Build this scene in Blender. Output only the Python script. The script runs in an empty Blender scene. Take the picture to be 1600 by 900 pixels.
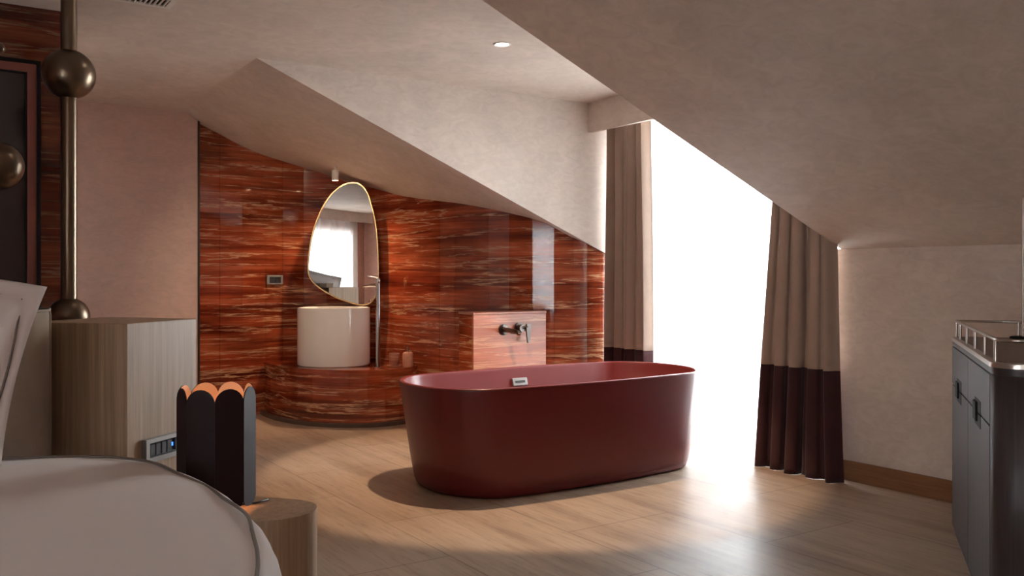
import bpy, bmesh, math, random
from mathutils import Vector, Matrix, noise
random.seed(7)
C = bpy.context.scene.collection
PI = math.pi

# ------------------------------------------------------------------ nodes
def new_mat(name):
    m = bpy.data.materials.new(name); m.use_nodes = True
    nt = m.node_tree; nt.nodes.clear()
    out = nt.nodes.new('ShaderNodeOutputMaterial')
    return m, nt, out
def N(nt, t, **kw):
    n = nt.nodes.new(t)
    for k, v in kw.items():
        if k.startswith('_'): setattr(n, k[1:], v)
        else:
            key = k.replace('__', ' ')
            n.inputs[key].default_value = v
    return n
def L(nt, a, b): nt.links.new(a, b)
def rgba(c): return (c[0], c[1], c[2], 1)
def srgb(r, g, b):
    f = lambda v: (v/255/12.92) if v/255 <= .04045 else ((v/255+.055)/1.055)**2.4
    return (f(r), f(g), f(b))
def ramp(nt, stops, interp='LINEAR'):
    r = nt.nodes.new('ShaderNodeValToRGB'); r.color_ramp.interpolation = interp
    e = r.color_ramp.elements
    e[0].position, e[0].color = stops[0][0], rgba(stops[0][1])
    e[1].position, e[1].color = stops[-1][0], rgba(stops[-1][1])
    for p, c in stops[1:-1]:
        k = e.new(p); k.color = rgba(c)
    return r
def coords(nt, scale=(1,1,1), rot=(0,0,0), loc=(0,0,0), kind='Object'):
    tc = nt.nodes.new('ShaderNodeTexCoord'); mp = nt.nodes.new('ShaderNodeMapping')
    mp.inputs['Scale'].default_value = scale; mp.inputs['Rotation'].default_value = rot; mp.inputs['Location'].default_value = loc
    L(nt, tc.outputs[kind], mp.inputs['Vector']); return mp.outputs['Vector']
def bsdf(nt, out, **kw):
    b = nt.nodes.new('ShaderNodeBsdfPrincipled')
    for k, v in kw.items(): b.inputs[k.replace('_', ' ')].default_value = v
    L(nt, b.outputs[0], out.inputs[0]); return b
def bump(nt, h, b, strength=.2, dist=.01):
    n = nt.nodes.new('ShaderNodeBump'); n.inputs['Strength'].default_value = strength; n.inputs['Distance'].default_value = dist
    L(nt, h, n.inputs['Height']); L(nt, n.outputs[0], b.inputs['Normal']); return n
def mixc(nt, fac, a, b, mode='MIX'):
    m = nt.nodes.new('ShaderNodeMix'); m.data_type = 'RGBA'; m.blend_type = mode
    for i, v in ((0, fac), (6, a), (7, b)):
        if hasattr(v, 'links') or hasattr(v, 'is_linked'): L(nt, v, m.inputs[i])
        elif i == 0: m.inputs[0].default_value = v
        else: m.inputs[i].default_value = rgba(v)
    return m.outputs[2]

def plain(name, col, rough=.5, metal=0., spec=.5, var=.06, vscale=8, coat=0., bmp=0.):
    m, nt, out = new_mat(name)
    b = bsdf(nt, out, Roughness=rough, Metallic=metal)
    b.inputs['Specular IOR Level'].default_value = spec
    b.inputs['Coat Weight'].default_value = coat
    n = N(nt, 'ShaderNodeTexNoise', Scale=float(vscale), Detail=4.0)
    L(nt, coords(nt), n.inputs['Vector'])
    r = ramp(nt, [(.3, tuple(c*(1-var) for c in col)), (.7, tuple(min(1, c*(1+var)) for c in col))])
    L(nt, n.outputs[0], r.inputs[0]); L(nt, r.outputs[0], b.inputs['Base Color'])
    if bmp: bump(nt, n.outputs[0], b, bmp, .004)
    return m

def plaster(name, col, rough=.62):
    m, nt, out = new_mat(name)
    b = bsdf(nt, out, Roughness=rough); b.inputs['Specular IOR Level'].default_value = .35
    v = coords(nt)
    n1 = N(nt, 'ShaderNodeTexNoise', Scale=1.6, Detail=6.0, Roughness=.6, Distortion=.8); L(nt, v, n1.inputs['Vector'])
    n2 = N(nt, 'ShaderNodeTexNoise', Scale=9.0, Detail=8.0, Roughness=.65, Distortion=1.4); L(nt, coords(nt, (1, 1, 2.2)), n2.inputs['Vector'])
    r1 = ramp(nt, [(.3, tuple(c*.90 for c in col)), (.7, tuple(min(1, c*1.07) for c in col))]); L(nt, n1.outputs[0], r1.inputs[0])
    r2 = ramp(nt, [(.35, (.91, .90, .89)), (.62, (1.03, 1.03, 1.03))]); L(nt, n2.outputs[0], r2.inputs[0])
    L(nt, mixc(nt, 1.0, r1.outputs[0], r2.outputs[0], 'MULTIPLY'), b.inputs['Base Color'])
    bump(nt, n2.outputs[0], b, .12, .006)
    return m

def marble(name, bright=1.0, rough=.07, zs=1.0, pale=0.):
    m, nt, out = new_mat(name)
    b = bsdf(nt, out, Roughness=rough); b.inputs['Specular IOR Level'].default_value = .55
    base = coords(nt, (.45, .45, 8*zs))
    big = N(nt, 'ShaderNodeTexNoise', Scale=1.0, Detail=8.0, Roughness=.6, Distortion=.22); L(nt, base, big.inputs['Vector'])
    fine = N(nt, 'ShaderNodeTexNoise', Scale=1.0, Detail=10.0, Roughness=.68, Distortion=.12); L(nt, coords(nt, (1.5, 1.5, 60*zs)), fine.inputs['Vector'])
    lump = N(nt, 'ShaderNodeTexNoise', Scale=1.0, Detail=4.0, Roughness=.55, Distortion=.3); L(nt, coords(nt, (1.1, 1.1, 3.4*zs), loc=(3, 1, 2)), lump.inputs['Vector'])
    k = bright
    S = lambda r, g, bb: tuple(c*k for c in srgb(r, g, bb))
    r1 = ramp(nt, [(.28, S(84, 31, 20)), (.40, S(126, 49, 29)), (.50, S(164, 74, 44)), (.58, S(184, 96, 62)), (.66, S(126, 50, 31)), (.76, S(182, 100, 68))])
    L(nt, big.outputs[0], r1.inputs[0])
    r2 = ramp(nt, [(.30, (.45, .40, .38)), (.42, (.84, .82, .80)), (.53, (1.04, 1.03, 1.02)), (.66, (1.4, 1.5, 1.6))]); L(nt, fine.outputs[0], r2.inputs[0])
    c = mixc(nt, 1.0, r1.outputs[0], r2.outputs[0], 'MULTIPLY')
    r3 = ramp(nt, [(.36, (.46, .38, .36)), (.60, (1.18, 1.16, 1.12))]); L(nt, lump.outputs[0], r3.inputs[0])
    c = mixc(nt, .85, c, r3.outputs[0], 'MULTIPLY')
    # thin cream veins lying along the bedding
    for q, (vs, th) in enumerate(((5.2, .006), (11., .010))):
        vn = N(nt, 'ShaderNodeTexNoise', Scale=1.0, Detail=9.0, Roughness=.6, Distortion=.18); L(nt, coords(nt, (.42, .42, vs*zs), loc=(7+q*3, 5, 1.3)), vn.inputs['Vector'])
        rv = ramp(nt, [(.5-2*th, (0, 0, 0)), (.5-th*.4, (1, 1, 1)), (.5+th*.4, (1, 1, 1)), (.5+2*th, (0, 0, 0))]); L(nt, vn.outputs[0], rv.inputs[0])
        brk = N(nt, 'ShaderNodeTexNoise', Scale=1.0, Detail=6.0, Roughness=.7); L(nt, coords(nt, (1.6, 1.6, 14), loc=(q*4, 2, 0)), brk.inputs['Vector'])
        rb = ramp(nt, [(.43, (0, 0, 0)), (.56, (.9, .9, .9))]); L(nt, brk.outputs[0], rb.inputs[0])
        mask = mixc(nt, 1.0, rv.outputs[0], rb.outputs[0], 'MULTIPLY')
        c = mixc(nt, mask, c, S(222, 170, 130))
    if pale: c = mixc(nt, pale, c, srgb(172, 124, 106))
    L(nt, c, b.inputs['Base Color'])
    return m

def wood(name, c1, c2, rough=.5, scale=(38, 38, 1.1), fine=True, coat=0.):
    m, nt, out = new_mat(name)
    b = bsdf(nt, out, Roughness=rough); b.inputs['Coat Weight'].default_value = coat; b.inputs['Coat Roughness'].default_value = .25
    n = N(nt, 'ShaderNodeTexNoise', Scale=1.0, Detail=6.0, Roughness=.65, Distortion=.2); L(nt, coords(nt, scale), n.inputs['Vector'])
    n2 = N(nt, 'ShaderNodeTexNoise', Scale=1.0, Detail=3.0, Roughness=.5); L(nt, coords(nt, tuple(s*5 for s in scale)), n2.inputs['Vector'])
    r = ramp(nt, [(.3, c1), (.7, c2)]); L(nt, n.outputs[0], r.inputs[0])
    r2 = ramp(nt, [(.35, (.84, .83, .82)), (.65, (1.05, 1.05, 1.05))]); L(nt, n2.outputs[0], r2.inputs[0])
    L(nt, mixc(nt, 1.0, r.outputs[0], r2.outputs[0], 'MULTIPLY'), b.inputs['Base Color'])
    bump(nt, n2.outputs[0], b, .1, .002)
    return m

def floor_mat():
    m, nt, out = new_mat('honed_travertine_tiles')
    b = bsdf(nt, out); b.inputs['Specular IOR Level'].default_value = .32
    tc = nt.nodes.new('ShaderNodeTexCoord')
    sx = nt.nodes.new('ShaderNodeSeparateXYZ'); L(nt, tc.outputs['Object'], sx.inputs[0])
    cb = nt.nodes.new('ShaderNodeCombineXYZ'); L(nt, sx.outputs['Y'], cb.inputs['X']); L(nt, sx.outputs['X'], cb.inputs['Y'])
    mp = nt.nodes.new('ShaderNodeMapping'); mp.inputs['Location'].default_value = (-3.225+1.2*3, -3.07+.615*6, 0); L(nt, cb.outputs[0], mp.inputs['Vector'])
    br = nt.nodes.new('ShaderNodeTexBrick'); L(nt, mp.outputs[0], br.inputs['Vector'])
    br.offset = .5; br.offset_frequency = 2; br.squash = 1
    for k, v in (('Scale', 1.0), ('Mortar Size', .0032), ('Mortar Smooth', .3), ('Bias', 0.), ('Brick Width', 1.2), ('Row Height', .615)): br.inputs[k].default_value = v
    br.inputs['Color1'].default_value = rgba((.93, .93, .93)); br.inputs['Color2'].default_value = rgba((1.06, 1.04, 1.02)); br.inputs['Mortar'].default_value = rgba((.50, .45, .41))
    # grain running along the tiles
    w = N(nt, 'ShaderNodeTexNoise', Scale=1.0, Detail=9.0, Roughness=.6, Distortion=.15); L(nt, coords(nt, (7, .55, 1)), w.inputs['Vector'])
    w2 = N(nt, 'ShaderNodeTexNoise', Scale=1.0, Detail=9.0, Roughness=.75, Distortion=.2); L(nt, coords(nt, (48, 4, 1)), w2.inputs['Vector'])
    r = ramp(nt, [(.30, srgb(148, 127, 110)), (.48, srgb(168, 148, 129)), (.60, srgb(179, 160, 141)), (.75, srgb(160, 139, 120))]); L(nt, w.outputs[0], r.inputs[0])
    r2 = ramp(nt, [(.36, (.72, .68, .64)), (.48, (.98, .98, .98)), (.7, (1.07, 1.07, 1.06))]); L(nt, w2.outputs[0], r2.inputs[0])
    c = mixc(nt, 1.0, r.outputs[0], r2.outputs[0], 'MULTIPLY')
    c = mixc(nt, 1.0, c, br.outputs['Color'], 'MULTIPLY')
    pits = N(nt, 'ShaderNodeTexNoise', Scale=1.0, Detail=2.0); L(nt, coords(nt, (70, 26, 1)), pits.inputs['Vector'])
    rp = ramp(nt, [(.88, (0, 0, 0)), (.95, (.4, .4, .4))]); L(nt, pits.outputs[0], rp.inputs[0])
    c = mixc(nt, rp.outputs[0], c, srgb(96, 74, 58))
    L(nt, c, b.inputs['Base Color'])
    rr = N(nt, 'ShaderNodeTexNoise', Scale=2.3, Detail=6.0, Roughness=.65, Distortion=.8); L(nt, coords(nt), rr.inputs['Vector'])
    mr = nt.nodes.new('ShaderNodeMapRange'); mr.inputs[1].default_value = .3; mr.inputs[2].default_value = .7; mr.inputs[3].default_value = .31; mr.inputs[4].default_value = .43
    L(nt, rr.outputs[0], mr.inputs[0]); L(nt, mr.outputs[0], b.inputs['Roughness'])
    bump(nt, w2.outputs[0], b, .06, .002)
    return m

def fabric(name, col, rough=.9, trans=0., weave=420, var=.06):
    m, nt, out = new_mat(name)
    b = bsdf(nt, out, Roughness=rough); b.inputs['Specular IOR Level'].default_value = .15
    b.inputs['Sheen Weight'].default_value = .15
    n = N(nt, 'ShaderNodeTexNoise', Scale=6.0, Detail=8.0, Roughness=.7); L(nt, coords(nt), n.inputs['Vector'])
    r = ramp(nt, [(.3, tuple(c*(1-var) for c in col)), (.7, tuple(min(1, c*(1+var)) for c in col))]); L(nt, n.outputs[0], r.inputs[0])
    L(nt, r.outputs[0], b.inputs['Base Color'])
    n2 = N(nt, 'ShaderNodeTexNoise', Scale=float(weave), Detail=2.0); L(nt, coords(nt), n2.inputs['Vector'])
    bump(nt, n2.outputs[0], b, .15, .001)
    if trans:
        t = N(nt, 'ShaderNodeBsdfTranslucent'); L(nt, r.outputs[0], t.inputs['Color'])
        mx = N(nt, 'ShaderNodeMixShader', Fac=trans); L(nt, b.outputs[0], mx.inputs[1]); L(nt, t.outputs[0], mx.inputs[2]); L(nt, mx.outputs[0], out.inputs[0])
    return m

def sheer_mat(name, t0, t1, tf=.6):
    m, nt, out = new_mat(name)
    d = N(nt, 'ShaderNodeBsdfDiffuse', Color=(.92, .92, .92, 1)); t = N(nt, 'ShaderNodeBsdfTranslucent', Color=(.93, .94, .95, 1))
    tr = N(nt, 'ShaderNodeBsdfTransparent')
    n = N(nt, 'ShaderNodeTexNoise', Scale=500.0, Detail=1.0); L(nt, coords(nt), n.inputs['Vector'])
    mr = nt.nodes.new('ShaderNodeMapRange'); mr.inputs[3].default_value = t0; mr.inputs[4].default_value = t1; L(nt, n.outputs[0], mr.inputs[0])
    a = N(nt, 'ShaderNodeMixShader', Fac=tf); L(nt, d.outputs[0], a.inputs[1]); L(nt, t.outputs[0], a.inputs[2])
    x = nt.nodes.new('ShaderNodeMixShader'); L(nt, mr.outputs[0], x.inputs[0]); L(nt, tr.outputs[0], x.inputs[1]); L(nt, a.outputs[0], x.inputs[2]); L(nt, x.outputs[0], out.inputs[0])
    return m

def glass_mat(name, tint=(.95, .97, .97), refl=.08, rough=.0):
    m, nt, out = new_mat(name)
    tr = N(nt, 'ShaderNodeBsdfTransparent', Color=rgba(tint)); g = N(nt, 'ShaderNodeBsdfGlossy', Roughness=rough)
    fr = N(nt, 'ShaderNodeFresnel', IOR=1.45); ad = N(nt, 'ShaderNodeMath', _operation='ADD'); L(nt, fr.outputs[0], ad.inputs[0]); ad.inputs[1].default_value = refl-.04
    x = nt.nodes.new('ShaderNodeMixShader'); L(nt, ad.outputs[0], x.inputs[0]); L(nt, tr.outputs[0], x.inputs[1]); L(nt, g.outputs[0], x.inputs[2]); L(nt, x.outputs[0], out.inputs[0])
    return m
def emit(name, col, s):
    m, nt, out = new_mat(name)
    e = N(nt, 'ShaderNodeEmission', Color=rgba(col), Strength=s)
    n = N(nt, 'ShaderNodeTexNoise', Scale=3.0); L(nt, coords(nt), n.inputs['Vector'])
    L(nt, e.outputs[0], out.inputs[0]); return m

M = {}
M['plaster'] = plaster('rose_beige_plaster', srgb(214, 200, 189))
M['plaster_rose'] = plaster('terracotta_rose_plaster', srgb(186, 142, 126))
M['marble'] = marble('red_travertine', .80)
M['marble_shaded'] = marble('shaded_red_travertine', .28)  # same red travertine, shade of the unlit door wall put into its colour
M['plaster_pink'] = plaster('dusty_pink_plaster', srgb(214, 184, 172))
M['marble_step'] = marble('red_travertine_step', .85, .09)
M['marble_pier'] = marble('pale_red_travertine', .95, .3, 1.0, .5)
M['floor'] = floor_mat()
M['oak'] = wood('pale_oak', srgb(150, 124, 98), srgb(186, 158, 130), .42, (46, 46, 1.0))
M['oak_dark'] = wood('brown_oak', srgb(118, 78, 48), srgb(140, 96, 62), .5, (3, 1.2, 30))
M['dark_wood'] = wood('dark_stained_ash', srgb(40, 32, 32), srgb(66, 54, 54), .5, (40, 40, 1.4))
M['dark_metal'] = plain('near_black_metal', srgb(20, 15, 15), .6, 0, .2)
M['ceramic'] = plain('gloss_white_ceramic', srgb(238, 235, 232), .08, 0, .5, .01, 3, .4)
M['tub_red'] = plain('satin_oxblood', srgb(106, 35, 35), .34, 0, .5, .02, 3)
M['chrome'] = plain('brushed_chrome', srgb(200, 198, 196), .14, 1., .5, .02)
M['gunmetal'] = plain('dark_nickel', srgb(92, 84, 80), .3, 1., .5, .03)
M['bronze'] = plain('satin_bronze', srgb(118, 102, 86), .30, 1., .5, .03)
M['brass'] = plain('pale_brass', srgb(196, 160, 112), .25, 1., .5, .03)
M['silver'] = plain('satin_silver', srgb(186, 178, 170), .28, 1., .5, .03)
M['beige_cloth'] = fabric('beige_curtain_cloth', srgb(168, 146, 132), .8, .08)
M['plum_cloth'] = fabric('plum_curtain_cloth', srgb(62, 34, 35), .7, .04)
M['sheer'] = sheer_mat('white_voile', .55, .8)
M['voile'] = sheer_mat('dense_voile', .75, 1.0, .5)
M['linen'] = fabric('white_cotton', srgb(238, 232, 230), .85, 0, 300, .015)
M['piping'] = fabric('grey_piping', srgb(128, 118, 112), .9)
M['suede'] = fabric('taupe_suede', srgb(158, 142, 126), .95, 0, 200, .12)
M['lamp_out'] = plain('aubergine_lacquer', srgb(40, 24, 27), .5, 0, .22, .03)
M['lamp_in'] = plain('warm_white_enamel', srgb(232, 200, 170), .6, 0, .3, .02)
M['plastic_black'] = plain('matt_black_plastic', srgb(34, 34, 38), .4)
M['plastic_grey'] = plain('grey_metal_plate', srgb(150, 148, 146), .35, .6)
M['white_paint'] = plain('white_paint', srgb(222, 216, 208), .5, 0, .4, .02)
M['terracotta'] = plain('terracotta_frame', srgb(124, 66, 54), .45)
M['stone_pink'] = plain('pink_stone', srgb(196, 140, 116), .5, 0, .4, .12, 60)
M['glass'] = glass_mat('window_glass')
M['dark_glass'] = plain('smoked_door_glass', srgb(52, 46, 46), .06, 0, .6, .02)
M['grey_band'] = plain('dark_stone_kerb', srgb(84, 68, 60), .35)
M['leather'] = plain('brown_leather_top', srgb(104, 86, 74), .45)
def mirror_mat():
    m, nt, out = new_mat('silvered_mirror')
    b = bsdf(nt, out, Roughness=.0, Metallic=1.); n = N(nt, 'ShaderNodeTexNoise', Scale=2.0); L(nt, coords(nt), n.inputs['Vector'])
    r = ramp(nt, [(.2, (.84, .82, .80)), (.8, (.86, .84, .82))]); L(nt, n.outputs[0], r.inputs[0]); L(nt, r.outputs[0], b.inputs['Base Color']); return m
M['mirror'] = mirror_mat()
M['blue_led'] = emit('blue_led', (.05, .2, 1.), 3)
M['lamp_white'] = emit('downlight_glow', (1., .93, .84), 30)
M['bulb_warm'] = emit('warm_bulb', (1., .62, .34), 22)

# ------------------------------------------------------------------ objects
def link(name, bm, mats, parent=None, smooth=False, autos=None):
    me = bpy.data.meshes.new(name)
    bmesh.ops.recalc_face_normals(bm, faces=bm.faces)
    bm.to_mesh(me); bm.free()
    for m in (mats if isinstance(mats, (list, tuple)) else [mats]): me.materials.append(M[m] if isinstance(m, str) else m)
    if smooth:
        for p in me.polygons: p.use_smooth = True
        if autos is not None:
            try: me.set_sharp_from_angle(angle=math.radians(autos))
            except Exception: pass
    o = bpy.data.objects.new(name, me); C.objects.link(o)
    if parent is not None: o.parent = parent
    return o
def empty(name, loc=(0, 0, 0), rz=0., label=None, cat=None, group=None):
    o = bpy.data.objects.new(name, None); C.objects.link(o); o.location = loc; o.rotation_euler = (0, 0, rz); o.empty_display_size = .1
    tag(o, label, cat, group); return o
def tag(o, label=None, cat=None, group=None, kind=None):
    if label: o['label'] = label
    if cat: o['category'] = cat
    if group: o['group'] = group
    if kind: o['kind'] = kind
    return o
def st(o): o['kind'] = 'structure'; return o

def box(bm, x0, x1, y0, y1, z0, z1, mi=0, mat=None):
    vs = [bm.verts.new((x, y, z)) for z in (z0, z1) for (x, y) in ((x0, y0), (x1, y0), (x1, y1), (x0, y1))]
    if mat is not None:
        for v in vs: v.co = mat @ v.co
    fs = []
    for f in ((0, 1, 2, 3), (4, 5, 6, 7), (0, 1, 5, 4), (1, 2, 6, 5), (2, 3, 7, 6), (3, 0, 4, 7)):
        k = bm.faces.new([vs[i] for i in f]); k.material_index = mi; fs.append(k)
    return vs
def bbox(x0, x1, y0, y1, z0, z1, bev=.004, seg=2, mat=None):
    bm = bmesh.new(); box(bm, x0, x1, y0, y1, z0, z1, 0, mat)
    if bev: bmesh.ops.bevel(bm, geom=bm.edges[:], offset=bev, segments=seg, profile=.5, affect='EDGES')
    return bm
def prism(pts, z0, z1, bev=0., seg=2, vbev=0.):
    bm = bmesh.new()
    a = [bm.verts.new((x, y, z0)) for x, y in pts]; b = [bm.verts.new((x, y, z1)) for x, y in pts]
    bm.faces.new(a); tf = bm.faces.new(b); n = len(pts)
    for i in range(n): bm.faces.new((a[i], a[(i+1) % n], b[(i+1) % n], b[i]))
    if bev: bmesh.ops.bevel(bm, geom=list(tf.edges), offset=bev, segments=seg, profile=.5, affect='EDGES')
    if vbev: bmesh.ops.bevel(bm, geom=[e for e in bm.edges if abs(e.verts[0].co.z-e.verts[1].co.z) > .1], offset=vbev, segments=1, profile=.5, affect='EDGES')
    return bm
def vprism(pts, ax, c0, c1):
    """polygon in a vertical plane extruded: ax 'y' -> pts (x,z) from y=c0..c1 ; 'x' -> pts (y,z)"""
    bm = bmesh.new(); f = (lambda p, c: (p[0], c, p[1])) if ax == 'y' else (lambda p, c: (c, p[0], p[1]))
    a = [bm.verts.new(f(p, c0)) for p in pts]; b = [bm.verts.new(f(p, c1)) for p in pts]
    bm.faces.new(a); bm.faces.new(b); n = len(pts)
    for i in range(n): bm.faces.new((a[i], a[(i+1) % n], b[(i+1) % n], b[i]))
    return bm
def lathe(prof, n=48, cx=0, cy=0, bm=None, cap=True, mat=None):
    bm = bm or bmesh.new(); rings = []
    for r, z in prof:
        if r < 1e-6:
            v = bm.verts.new((cx, cy, z)); rings.append([v])
        else: rings.append([bm.verts.new((cx+r*math.cos(2*PI*i/n), cy+r*math.sin(2*PI*i/n), z)) for i in range(n)])
    for a, b in zip(rings, rings[1:]):
        if len(a) == 1 and len(b) == 1: continue
        for i in range(n):
            j = (i+1) % n
            if len(a) == 1: bm.faces.new((a[0], b[j], b[i]))
            elif len(b) == 1: bm.faces.new((a[i], a[j], b[0]))
            else: bm.faces.new((a[i], a[j], b[j], b[i]))
    if cap:
        if len(rings[0]) > 1: bm.faces.new(rings[0][::-1])
        if len(rings[-1]) > 1: bm.faces.new(rings[-1])
    if mat is not None:
        for rg in rings:
            for v in rg: v.co = mat @ v.co
    return bm
def tube(path, r, n=12, bm=None, cap=True):
    bm = bm or bmesh.new(); P = [Vector(p) for p in path]; rings = []
    up = Vector((0, 0, 1)); prev = None
    for i, p in enumerate(P):
        t = (P[min(i+1, len(P)-1)]-P[max(i-1, 0)]).normalized()
        a = prev if prev is not None else (up if abs(t.z) < .9 else Vector((1, 0, 0)))
        u = (a - t*a.dot(t)).normalized(); w = t.cross(u); prev = u
        rr = r[i] if isinstance(r, (list, tuple)) else r
        rings.append([bm.verts.new(p+u*rr*math.cos(2*PI*k/n)+w*rr*math.sin(2*PI*k/n)) for k in range(n)])
    for a, b in zip(rings, rings[1:]):
        for k in range(n): bm.faces.new((a[k], a[(k+1) % n], b[(k+1) % n], b[k]))
    if cap: bm.faces.new(rings[0][::-1]); bm.faces.new(rings[-1])
    return bm
def catmull(P, per=8, closed=False):
    out = []; n = len(P)
    rng = range(n if closed else n-1)
    for i in rng:
        p = [P[(i+k) % n] if closed else P[min(max(i+k, 0), n-1)] for k in (-1, 0, 1, 2)]
        for s in range(per):
            t = s/per
            out.append(tuple(.5*((2*p[1][d])+(-p[0][d]+p[2][d])*t+(2*p[0][d]-5*p[1][d]+4*p[2][d]-p[3][d])*t*t+(-p[0][d]+3*p[1][d]-3*p[2][d]+p[3][d])*t**3) for d in range(len(P[0]))))
    if not closed: out.append(tuple(P[-1]))
    return out

# ------------------------------------------------------------------ room dimensions
ZC = 2.45; KX = 4.405; KY0 = 3.265; CHL = 5.27; CHR = 3.22; WX = 4.86
roof = lambda x: 3.16-.42*x
RX = (3.16-ZC)/.42    # where the slope leaves the flat ceiling, 1.69

def poly(name, quads, mat, smooth=False):
    bm = bmesh.new()
    for q in quads: bm.faces.new([bm.verts.new(p) for p in q])
    bmesh.ops.remove_doubles(bm, verts=bm.verts, dist=1e-5)
    return link(name, bm, mat, None, smooth)

# floor and ceilings (with thickness)
st(link('floor', bbox(-3.2, 5.0, -3.2, 7.7, -.12, 0, 0), 'floor'))
bm = bmesh.new()
box(bm, -3.2, RX, -3.2, 7.7, ZC, ZC+.12)
st(link('ceiling', bm, 'plaster'))
bm = bmesh.new(); box(bm, RX, 5.0, CHR, CHL, ZC, ZC+.12); st(link('ceiling_dormer', bm, 'plaster'))
# sloping ceiling over the room
sl = [(RX, ZC), (KX+.02, roof(KX+.02)), (KX+.02, roof(KX+.02)+.14), (RX, ZC+.14)]
st(link('ceiling_slope', vprism(sl, 'y', -3.2, CHR), 'plaster'))
# knee wall + window wall
bm = bmesh.new(); box(bm, KX, KX+.4, -3.2, KY0, 0, roof(KX)-.001)
bmesh.ops.bevel(bm, geom=[e for e in bm.edges if all(v.co.y > 3 and v.co.x < KX+.01 for v in e.verts)], offset=.035, segments=6, profile=.5, affect='EDGES')
st(link('wall_knee', bm, 'plaster', None, True, 40))
# dormer side walls (cheeks): right one above slope, left one above the bathroom soffit; both run down as jambs behind the knee line
chk = [(RX, ZC), (KX+.012, roof(KX+.012)+.001), (KX+.012, 0), (5.0, 0), (5.0, ZC)]
st(link('wall_dormer_right', vprism(chk, 'y', CHR-.10, CHR), 'plaster'))
st(link('wall_dormer_left', vprism(chk, 'y', CHL, CHL+.06), 'plaster'))
bm = bmesh.new(); box(bm, WX, WX+.14, CHR, CHL, 2.32, ZC); box(bm, WX, WX+.14, CHR, CHL, 0, .03)
st(link('wall_window', bm, 'plaster'))

# marble wall: footprint + top heights
W = [(1.880,7.360,2.40),(2.06,7.360,2.303),(2.24,7.360,2.222),(2.458,7.425,2.164),(2.620,7.462,2.135),(2.80,7.448,2.088),(2.979,7.376,2.034),(3.15,7.27,1.964),(3.258,7.128,1.921),(3.322,6.965,1.879),(3.362,6.795,1.836),(3.395,6.626,1.805),(3.440,6.445,1.777),(3.482,6.270,1.752),(3.529,6.095,1.727),(3.583,5.925,1.697),(3.640,5.778,1.667),(3.734,5.635,1.628),(3.850,5.498,1.582),(3.971,5.39,1.520),(4.096,5.315,1.452),(4.202,5.290,1.401),(4.316,5.280,1.350),(4.425,5.276,1.304)]
bm = bmesh.new(); up = .03
for i in range(len(W)-1):
    a, b = W[i], W[i+1]
    d = Vector((b[0]-a[0], b[1]-a[1], 0)); nrm = Vector((-d.y, d.x, 0)).normalized()
    if nrm.y < 0 and nrm.x < 0: nrm = -nrm
    j = random.uniform(-.0025, .0025)
    f0 = Vector((a[0], a[1], 0))+nrm*j; f1 = Vector((b[0], b[1], 0))-nrm*j
    g = d.normalized()*.0006
    f0 = f0+g; f1 = f1-g
    vs = []
    for (p, zt) in ((f0, a[2]+up), (f1, b[2]+up)):
        for off in (0, .02):
            q = p+nrm*off; vs.append((bm.verts.new((q.x, q.y, 0)), bm.verts.new((q.x, q.y, zt))))
    A, B, Cc, D = vs   # A front0, B back0, Cc front1, D back1
    for f in ((A[0], Cc[0], Cc[1], A[1]), (B[0], D[0], D[1], B[1]), (A[0], B[0], B[1], A[1]), (Cc[0], D[0], D[1], Cc[1]), (A[1], Cc[1], D[1], B[1]), (A[0], Cc[0], D[0], B[0])): bm.faces.new(f)
st(link('wall_marble', bm, 'marble'))
# backing just behind the slabs
bm = bmesh.new(); prev = None
for i, a in enumerate(W):
    p = W[max(i-1, 0)]; q = W[min(i+1, len(W)-1)]; d = Vector((q[0]-p[0], q[1]-p[1], 0)).normalized(); n = Vector((-d.y, d.x, 0))
    if i == len(W)-1: n = Vector((.5, .86, 0))
    pts = [Vector((a[0], a[1], 0))+n*.022, Vector((a[0], a[1], 0))+n*.12]
    row = [bm.verts.new((pts[0].x, pts[0].y, 0)), bm.verts.new((pts[0].x, pts[0].y, a[2]+up)), bm.verts.new((pts[1].x, pts[1].y, a[2]+up)), bm.verts.new((pts[1].x, pts[1].y, 0))]
    if prev:
        for k in range(4): bm.faces.new((prev[k], row[k], row[(k+1) % 4], prev[(k+1) % 4]))
    else: bm.faces.new(row)
    prev = row
bm.faces.new(prev)
st(link('wall_back', bm, 'grey_band'))
# soffit over the bathroom: ruled between the dormer edge and the marble wall
rows = [((RX, CHL, ZC), (RX, 7.40, ZC)), ((RX+.01, CHL, roof(RX+.01)), (1.785, 7.40, ZC)), ((1.80, CHL, roof(1.80)), (1.895, 7.36, 2.372))]
Ws = catmull([w for w in W[1:]], 3)
total = len(Ws)
for i, w in enumerate(Ws):
    t = i/(total-1); x = 1.92+(KX+.02-1.92)*(t**.92)
    rows.append(((x, CHL, roof(x)), (w[0], w[1], w[2])))
bm = bmesh.new(); prev = None
for a, b in rows:
    A = Vector(a); B = Vector(b); dirv = (B-A)
    ext = dirv.normalized()*.10 if dirv.length > .1 else Vector((0, .1, 0))
    row = []
    for k in range(13):
        t = k/12; p = A+dirv*t
        row.append(bm.verts.new(p))
    row.append(bm.verts.new(B+ext)); row.append(bm.verts.new(B+ext+Vector((0, 0, .12)))); row.append(bm.verts.new(A+Vector((0, .04, .12))))
    if prev:
        n = len(row)
        for k in range(n): bm.faces.new((prev[k], row[k], row[(k+1) % n], prev[(k+1) % n]))
    prev = row
st(link('ceiling_soffit', bm, 'plaster', None, True, 35))

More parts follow.
